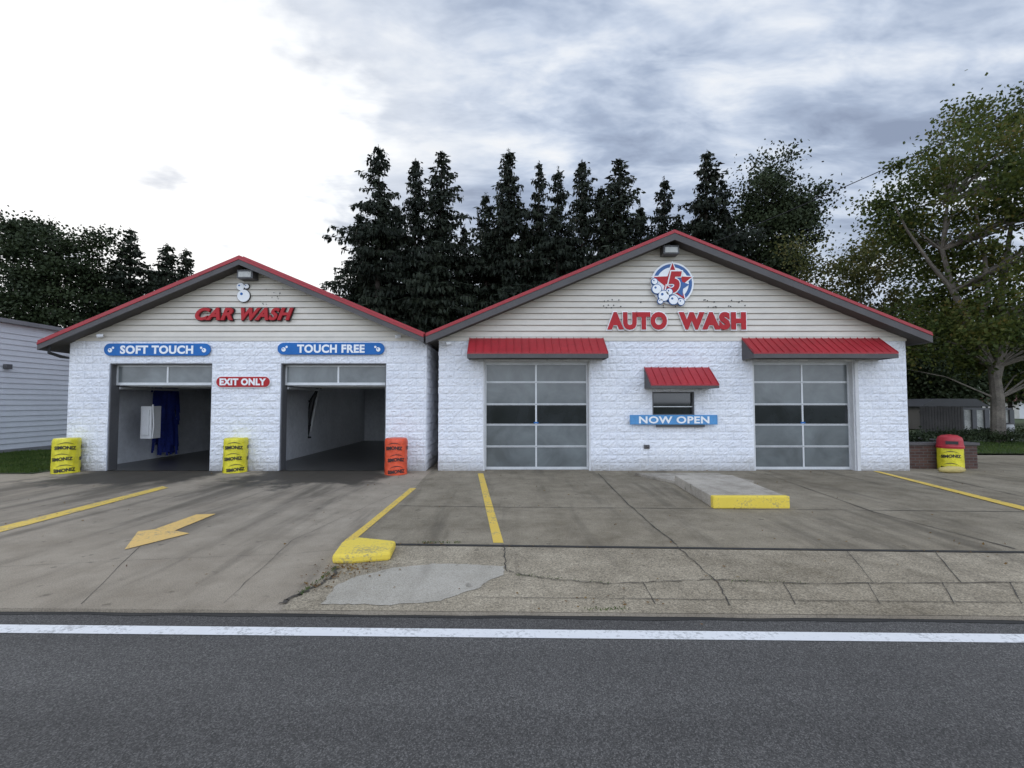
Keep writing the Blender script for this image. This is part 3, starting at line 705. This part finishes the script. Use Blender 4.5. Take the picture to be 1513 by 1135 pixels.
pts=[A.lerp(B2,i/30)+Vector((0,0,-.25*4*(i/30)*(1-i/30))) for i in range(31)]
w.tube(pts,.02,6,0); w.obj('power_line',[M['black']])
# ------------------------------------------------------------------ vegetation
def leafcloud(C,A,Wd,Ls,Ws):
    C=np.asarray(C);A=np.asarray(A);Wd=np.asarray(Wd);Ls=np.asarray(Ls)[:,None];Ws=np.asarray(Ws)[:,None]
    A=A/np.linalg.norm(A,axis=1)[:,None]; Wd=Wd-A*(Wd*A).sum(1)[:,None]; Wd=Wd/(np.linalg.norm(Wd,axis=1)[:,None]+1e-9)
    return np.stack([C-A*Ls/2,C+Wd*Ws/2+A*Ls*.05,C+A*Ls/2,C-Wd*Ws/2+A*Ls*.05],1).reshape(-1,3)
def tree_mesh(name,mb,V,mats):
    o=len(mb.v); n=len(V)//4
    verts=mb.v+V.tolist(); F=(np.arange(n*4).reshape(n,4)+o).tolist()
    me=bpy.data.meshes.new(name); me.from_pydata(verts,[],mb.f+F)
    for m in mats: me.materials.append(m)
    me.polygons.foreach_set('material_index',[0]*len(mb.f)+[1]*n); me.update(); return me
def conifer(H=20,R=2.5,seed=0):
    r=np.random.default_rng(seed); mb=MB()
    mb.tube([(0,0,0),(.05,0,H*.4),(0,.05,H*.8),(0,0,H)],[.26,.18,.08,.01],8,0)
    C=[];A=[];W=[];Ls=[];Ws=[]
    z=H*.05; azb=r.uniform(.55,1.3,8)
    while z<H*.985:
        t=z/H; prof=R*(min(1,(1-t)*2.7)**.85)*(.85+.35*(1-t))+.06
        prof*=.86+.24*math.sin(z*1.7+seed)*math.sin(z*.7+2*seed)
        nb=int(r.integers(5,8))
        for _ in range(nb):
            az=r.uniform(0,2*np.pi); ln=prof*r.uniform(.45,1.12)*(.6+.45*azb[int(az/6.2832*8)%8])
            if r.random()<.1: ln*=1.32
            zz=z+r.uniform(-.2,.2); droop=r.uniform(.2,.5)*(1-t*.7); rise=.5 if t>.85 else .12
            d=np.array([np.cos(az),np.sin(az),0]); side=np.array([-d[1],d[0],0])
            def pt(s): return d*ln*s+np.array([0,0,zz+ln*(rise*s-droop*s*s*1.3+.3*droop*s**4)])
            mb.tube([tuple(pt(s)) for s in (0,.5,1)],[.04*(1-t)+.012,.022*(1-t)+.008,.005],4,0,False)
            k=max(3,int(ln*8.5))
            for i in range(k):
                s=(i+.8)/k*r.uniform(.9,1.05)
                for m in range(4):
                    sp=.24*(1.2-s)*ln**.5+.05
                    off=side*r.normal(0,sp)+d*r.normal(0,.08)
                    hangL=r.uniform(.22,.62)*(1.15-.5*t)
                    if r.random()<.6:
                        a=d*.15+side*r.normal(0,.2)+np.array([0,0,-1.]); C.append(pt(s)+off+np.array([0,0,-hangL*.42])); Ls.append(hangL)
                    else:
                        a=d*r.uniform(.3,1)+side*r.normal(0,.8)+np.array([0,0,-.25]); C.append(pt(s)+off); Ls.append(r.uniform(.2,.5))
                    A.append(a); W.append(r.normal(0,1,3)); Ws.append(r.uniform(.08,.19))
        z+=r.uniform(.25,.5)
    for i in range(26): C.append([r.normal(0,.05),r.normal(0,.05),H-r.uniform(0,1.0)]);A.append([r.normal(0,.4),r.normal(0,.4),1]);W.append(r.normal(0,1,3));Ls.append(.28);Ws.append(.06)
    return tree_mesh('spruce',mb,leafcloud(C,A,W,Ls,Ws),[M['bark'],M['spruce']])
cons=[conifer(20,2.6,s) for s in (1,2,3,4,5,6)]
tops=[(561,213,33,1.2),(533,308,35,1.0),(613,234,33,1.05),(588,300,36,1),(656,224,33,1.2),(684,330,36,.8),(720,285,34,1.05),(753,220,33,1.15),(735,310,36,.9),(793,237,34,.95),(822,243,33,.9),(856,238,34,1.0),(886,275,36,1.05),(916,231,33,1.35),(946,300,35,.9),(975,261,34,.95),(1003,320,36,.95),(1040,224,33,1.4),(1070,262,35,1),(635,330,38,1.1),(775,330,38,1.1),(838,330,38,1.1),
      (196,336,40,1.2),(250,358,40,1.4),(278,366,41,1.1),(222,395,42,1.2),(168,380,42,1.3)]
for i,(u,v,Y,wd) in enumerate(tops):
    X,Z=fac(u,v,Y); o=bpy.data.objects.new('spruce_tree',cons[(i*5+i//3)%6]); scn.collection.objects.link(o)
    s=Z/20; o.location=(X,Y,-.05); o.scale=(wd*random.uniform(.9,1.12),wd*random.uniform(.9,1.12),s); o.rotation_euler=(random.uniform(-.012,.012),random.uniform(-.015,.015),random.uniform(0,6.28))
def decid(name,base,trunk,cc,cr,ncl,lpc,clr,leaf,mats,seed,tr0=.3,shell=.55):
    r=np.random.default_rng(seed); mb=MB(); T=[np.array(p,float) for p in trunk]
    n=len(T); mb.tube([tuple(p) for p in T],[tr0*(1-.8*i/(n-1)) for i in range(n)],10,0)
    C=[];A=[];W=[];Ls=[];Ws=[]; cc=np.array(cc);cr=np.array(cr)
    for k in range(ncl):
        while True:
            p=r.uniform(-1,1,3); q=np.linalg.norm(p)
            lump=.8+.2*math.sin(p[0]*5+seed)*math.cos(p[2]*6+seed*2)+.12*math.sin(p[1]*7)
            if q<lump and q>shell*r.random(): break
        c=cc+p*cr
        if k%3==0 or ncl<60:
            hs=[abs(t[2]-(c[2]-.35*np.linalg.norm(c[:2]-t[:2]))) for t in T[1:]]; t=T[1+int(np.argmin(hs))]
            m1=t*.55+c*.45+np.array([0,0,.3])+r.normal(0,.15,3)
            mb.tube([tuple(t),tuple(m1),tuple(c)],[tr0*.2,tr0*.1,.01],5,0,False)
        rr=clr*r.uniform(.5,1.3); m=int(lpc*r.uniform(.4,1.5))
        pts=c+r.normal(0,1,(m,3))*np.array([rr,rr,rr*.6])*.55
        C.append(pts)
        A.append(r.normal(0,1,(m,3))+np.array([0,0,-.5])); W.append(r.normal(0,1,(m,3))); Ls.append(r.uniform(leaf*.7,leaf*1.4,m)); Ws.append(r.uniform(leaf*.55,leaf*1.1,m))
    V=leafcloud(np.concatenate(C),np.concatenate(A),np.concatenate(W),np.concatenate(Ls),np.concatenate(Ws))
    me=tree_mesh(name,mb,V,mats); o=bpy.data.objects.new(name,me); scn.collection.objects.link(o); return o
def P3(u,v,Y): x,z=fac(u,v,Y); return (x,Y,z)
bx,by=lot(1475,655)
syc=decid('sycamore_tree',(bx,by,0),[(bx,by,0),P3(1474,590,by),P3(1468,545,by),P3(1440,490,by),P3(1408,430,by),P3(1392,370,by),P3(1400,300,by)],
      (P3(1470,350,by)[0]+1.4,by,P3(1470,368,by)[2]),(7.0,4.5,7.3),430,150,.95,.15,[M['sbark'],M['syc']],5,tr0=.26,shell=.7)
w=MB(); w.tube([P3(1470,560,by),P3(1485,500,by),P3(1478,440,by),P3(1490,360,by),P3(1505,260,by)],[.2,.16,.13,.09,.03],8,0)
w.tube([P3(1440,492,by),P3(1460,440,by-.5),P3(1455,380,by-.8),P3(1440,300,by-.6)],[.12,.1,.07,.03],8,0); 
w.tube([P3(1408,430,by),P3(1375,390,by),P3(1340,340,by),P3(1320,300,by)],[.1,.07,.05,.02],8,0)
so=w.obj('limbs',[M['sbark']]); so.parent=syc
Y=28; c=P3(1270,430,Y)
decid('maple_tree',(c[0],Y,0),[(c[0],Y,0),(c[0],Y,3),(c[0]+.2,Y,6),(c[0],Y,9)],(c[0],Y,8.0),(4.6,3.5,5.6),150,110,1.0,.18,[M['sbark'],M['yellowleaf']],9,tr0=.2)
Y=34; c=P3(1138,330,Y)
decid('oak_tree',(c[0],Y,0),[(c[0],Y,0),(c[0],Y,6),(c[0]+.2,Y,12),(c[0],Y,16)],(c[0],Y,P3(1138,350,Y)[2]),(3.3,3.2,6.7),240,120,1.1,.2,[M['bark'],M['darkleaf']],13,tr0=.3)
Y=30; c=P3(1205,470,Y)
decid('small_tree',(c[0],Y,0),[(c[0],Y,0),(c[0],Y,3),(c[0]+.2,Y,5)],(c[0],Y,5),(3.5,3,4.6),90,110,1.1,.2,[M['bark'],M['darkleaf']],17,tr0=.18)
Y=38; c=P3(82,400,Y)
decid('oak_tree',(c[0],Y,0),[(c[0],Y,0),(c[0],Y,6),(c[0]+.2,Y,10),(c[0],Y,14)],(c[0],Y,P3(82,425,Y)[2]),(5.4,4,6.9),260,130,1.1,.22,[M['bark'],M['darkleaf']],23,tr0=.35)
Y=36; c=P3(10,440,Y)
decid('small_tree',(c[0],Y,0),[(c[0],Y,0),(c[0],Y,3),(c[0]+.2,Y,6)],(c[0],Y,5.6),(3.5,3,3.4),60,110,1.1,.24,[M['bark'],M['darkleaf']],29,tr0=.18)
for (u,Y,hh,sd,mt) in ((1400,36,5.0,31,'darkleaf'),(1490,38,5.6,33,'far'),(1330,40,5.5,35,'darkleaf'),(1580,36,5.5,37,'far')):
    c=P3(u,540,Y)
    decid('small_tree',(c[0],Y,0),[(c[0],Y,0),(c[0],Y,3),(c[0]+.2,Y,5)],(c[0],Y,hh),(4.6,3,4.8),120,120,1.2,.24,[M['bark'],M[mt]],sd,tr0=.18)
r=np.random.default_rng(77); C=[]
for k in range(900):
    x=r.uniform(-130,130); y=r.uniform(68,84); h=6+3*math.sin(x*.11)+2*math.sin(x*.37+1)
    if x>30: h=h*1.2+2
    z=r.uniform(.1,1)*h
    C.append((np.array([x,y,z])+r.normal(0,1,(45,3))*np.array([1.5,1.2,.9])))
C=np.concatenate(C); C[:,2]=np.maximum(C[:,2],.3); n=len(C)
V=leafcloud(C,r.normal(0,1,(n,3)),r.normal(0,1,(n,3)),r.uniform(.35,.8,n),r.uniform(.3,.6,n)); mb=MB(); mb.tube([(0,75,0),(0,75,3)],[.2,.1],6,0)
o=bpy.data.objects.new('distant_trees',tree_mesh('distant_trees',mb,V,[M['bark'],M['far']])); scn.collection.objects.link(o)
def shrub(name,x,y,rx,ry,h,n,mat_,seed):
    r=np.random.default_rng(seed); C=[]
    for k in range(14):
        c=np.array([x+r.uniform(-rx,rx)*.75,y+r.uniform(-ry,ry)*.75,h*r.uniform(.35,.75)]); C.append(c+r.normal(0,1,(n//14,3))*np.array([rx*.22,ry*.22,h*.17]))
    C=np.concatenate(C); C[:,2]=np.clip(C[:,2],.03,None); m=len(C)
    V=leafcloud(C,r.normal(0,1,(m,3)),r.normal(0,1,(m,3)),r.uniform(.05,.1,m),r.uniform(.04,.08,m)); mb=MB()
    for k in range(5): mb.tube([(x,y,0),(x+r.uniform(-rx,rx)*.5,y+r.uniform(-ry,ry)*.5,h*.6)],[.02,.008],5,0)
    o=bpy.data.objects.new(name,tree_mesh(name,mb,V,[M['bark'],mat_])); scn.collection.objects.link(o)
shrub('shrub',11.6,13.7,.8,.7,.85,3000,M['darkleaf'],1)
for i,(u,Y,h) in enumerate(((1450,20,.6),(1512,21,.7),(1372,19,.7),(1540,19,.9))):
    shrub('shrub',fac(u,0,Y)[0],Y,1.1,.8,h,2600,M['far'] if i%2 else M['darkleaf'],i+40)
def grass(name,poly_x,poly_y,n,seed,h=.09):
    r=np.random.default_rng(seed); x=r.uniform(*poly_x,n); y=r.uniform(*poly_y,n)
    m=len(x); hh=r.uniform(.5,1.3,m)*h; C=np.stack([x,y,hh/2+.01],1); A=np.stack([r.normal(0,.4,m),r.normal(0,.4,m),np.ones(m)],1)
    V=leafcloud(C,A,r.normal(0,1,(m,3)),hh,np.full(m,.014)); mb=MB(); 
    mb.sheet([(poly_x[0],poly_y[0]+.3),(poly_x[1],poly_y[0]),(poly_x[1],poly_y[1]),(poly_x[0],poly_y[1])],.012)
    o=bpy.data.objects.new(name,tree_mesh(name,mb,V,[M['ground'],M['grass']])); scn.collection.objects.link(o)
grass('grass_verge',(-17.2,-11.75),(11.35,16.5),26000,3)
grass('grass_verge',(12.6,30),(15.6,20),26000,4,.1)
r=np.random.default_rng(5); C=[]
for (u,v,s,n) in ((520,838,.2,80),(500,852,.15,50),(470,868,.12,25),(640,803,.15,25),(1420,812,.6,20),(900,902,.5,20)):
    x,y=lot(u,v); C+=[(x+r.normal(0,s),y+r.normal(0,s*.35),.018) for _ in range(n)]
for _ in range(420): C.append((r.uniform(-9,14),r.uniform(4.2,11.5),.018))
for _ in range(160): C.append((r.uniform(-10,13),11.8-abs(r.normal(0,.12)),.018))
m=len(C); A=np.stack([r.normal(0,1,m),r.normal(0,1,m),r.normal(0,.15,m)],1); Wd=np.stack([r.normal(0,1,m),r.normal(0,1,m),r.normal(0,.15,m)],1)
V=leafcloud(C,A,Wd,r.uniform(.015,.045,m),r.uniform(.012,.03,m))
mb=MB(); o=bpy.data.objects.new('fallen_leaves',tree_mesh('fallen_leaves',mb,V,[M['leaf'],M['leaf']])); scn.collection.objects.link(o)
r=np.random.default_rng(6); C=[]
for (u0,v0,u1,v1,n) in ((500,838,440,882,130),(620,803,680,803,90),(750,850,900,864,50),(1050,858,1200,864,30),(870,902,930,902,60)):
    for _ in range(n):
        t=r.random(); x,y=lot(u0+(u1-u0)*t,v0+(v1-v0)*t); C.append((x+r.normal(0,.015),y+r.normal(0,.015),.016))
m=len(C); V=leafcloud(C,np.stack([r.normal(0,.6,m),r.normal(0,.6,m),np.ones(m)],1),r.normal(0,1,(m,3)),r.uniform(.015,.04,m),np.full(m,.007))
mb=MB(); o=bpy.data.objects.new('weeds',tree_mesh('weeds',mb,V,[M['grass'],M['grass']])); scn.collection.objects.link(o)
# scrap of tyre rubber by the kerb
w=MB(); x,y=lot(1248,909,-.03); w.tube([(x-.05,y,-.015),(x,y+.006,-.01),(x+.05,y-.004,-.018)],[.006,.014,.004],6,0); w.obj('rubber_scrap',[M['black']])
# ------------------------------------------------------------------ light
S=Vector((-.57,.72,.46)).normalized(); el=math.asin(S.z); az=math.atan2(S.x,S.y)
wd=bpy.data.worlds.new('World'); scn.world=wd; wd.use_nodes=True; nt=wd.node_tree
bg=nt.nodes['Background']; bg.inputs[1].default_value=.1
sky=N(nt,'ShaderNodeTexSky',sky_type='NISHITA'); sky.sun_disc=False; sky.sun_elevation=el; sky.sun_rotation=az
tc=N(nt,'ShaderNodeTexCoord').outputs['Generated']
sp=N(nt,'ShaderNodeSeparateXYZ'); L(nt,tc,sp.inputs[0]); X_,Y_,Z_=sp.outputs
zc=mth(nt,'ADD',mth(nt,'MAXIMUM',Z_,0),.16)
cb=N(nt,'ShaderNodeCombineXYZ'); L(nt,mth(nt,'DIVIDE',X_,zc),cb.inputs[0]); L(nt,mth(nt,'DIVIDE',Y_,zc),cb.inputs[1])
mp=N(nt,'ShaderNodeMapping'); mp.inputs['Rotation'].default_value=(0,0,math.radians(-35)); mp.inputs['Scale'].default_value=(.8,1.6,1); L(nt,cb.outputs[0],mp.inputs[0])
n1=noise(nt,mp.outputs[0],1.6,7,.58,.3); n2=noise(nt,cb.outputs[0],1.1,5,.6,.4); n3=noise(nt,mp.outputs[0],5.5,4,.6,.4)
nn=mth(nt,'ADD',mth(nt,'MULTIPLY_ADD',n1,.5,mth(nt,'MULTIPLY',n2,.25)),mth(nt,'MULTIPLY',n3,.25))
cl=ramp(nt,nn,[(.39,(.29,.35,.48)),(.46,(.42,.50,.65)),(.515,(.60,.68,.82)),(.57,(.82,.87,.95)),(.64,(1.0,1.0,1.0))])
hz=mrange(nt,Z_,0,.38,.6,0); cl=mix(nt,hz,cl,(.80,.86,.93))
sv=Vector((-.580,.69,.40)).normalized()
dp=N(nt,'ShaderNodeVectorMath',operation='DOT_PRODUCT'); L(nt,tc,dp.inputs[0]); dp.inputs[1].default_value=sv
wn_=mth(nt,'MULTIPLY_ADD',n2,.6,mth(nt,'MULTIPLY',n1,.4))
dn=mth(nt,'ADD',dp.outputs['Value'],mth(nt,'MULTIPLY_ADD',wn_,.42,-.21))
cl=mix(nt,mrange(nt,dn,.78,.96,0,.5),cl,(.90,.92,.95))
cl=mix(nt,mrange(nt,dn,.925,.968,0,1),cl,(1.15,1.16,1.16))
back=mrange(nt,Y_,.25,-.7,1.0,2.5); cs=N(nt,'ShaderNodeVectorMath',operation='SCALE'); L(nt,cl,cs.inputs[0]); L(nt,mth(nt,'MULTIPLY',back,10),cs.inputs['Scale'])  # added sky brightness behind the camera, to light the facades
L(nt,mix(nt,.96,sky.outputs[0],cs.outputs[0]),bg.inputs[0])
sn=bpy.data.lights.new('sun','SUN'); sn.energy=.7; sn.angle=math.radians(22); sn.color=(1,.95,.87)
so=bpy.data.objects.new('sun',sn); scn.collection.objects.link(so); so.rotation_euler=S.to_track_quat('Z','Y').to_euler()
scn.view_settings.view_transform='Standard'; scn.view_settings.look='None'; scn.view_settings.exposure=0
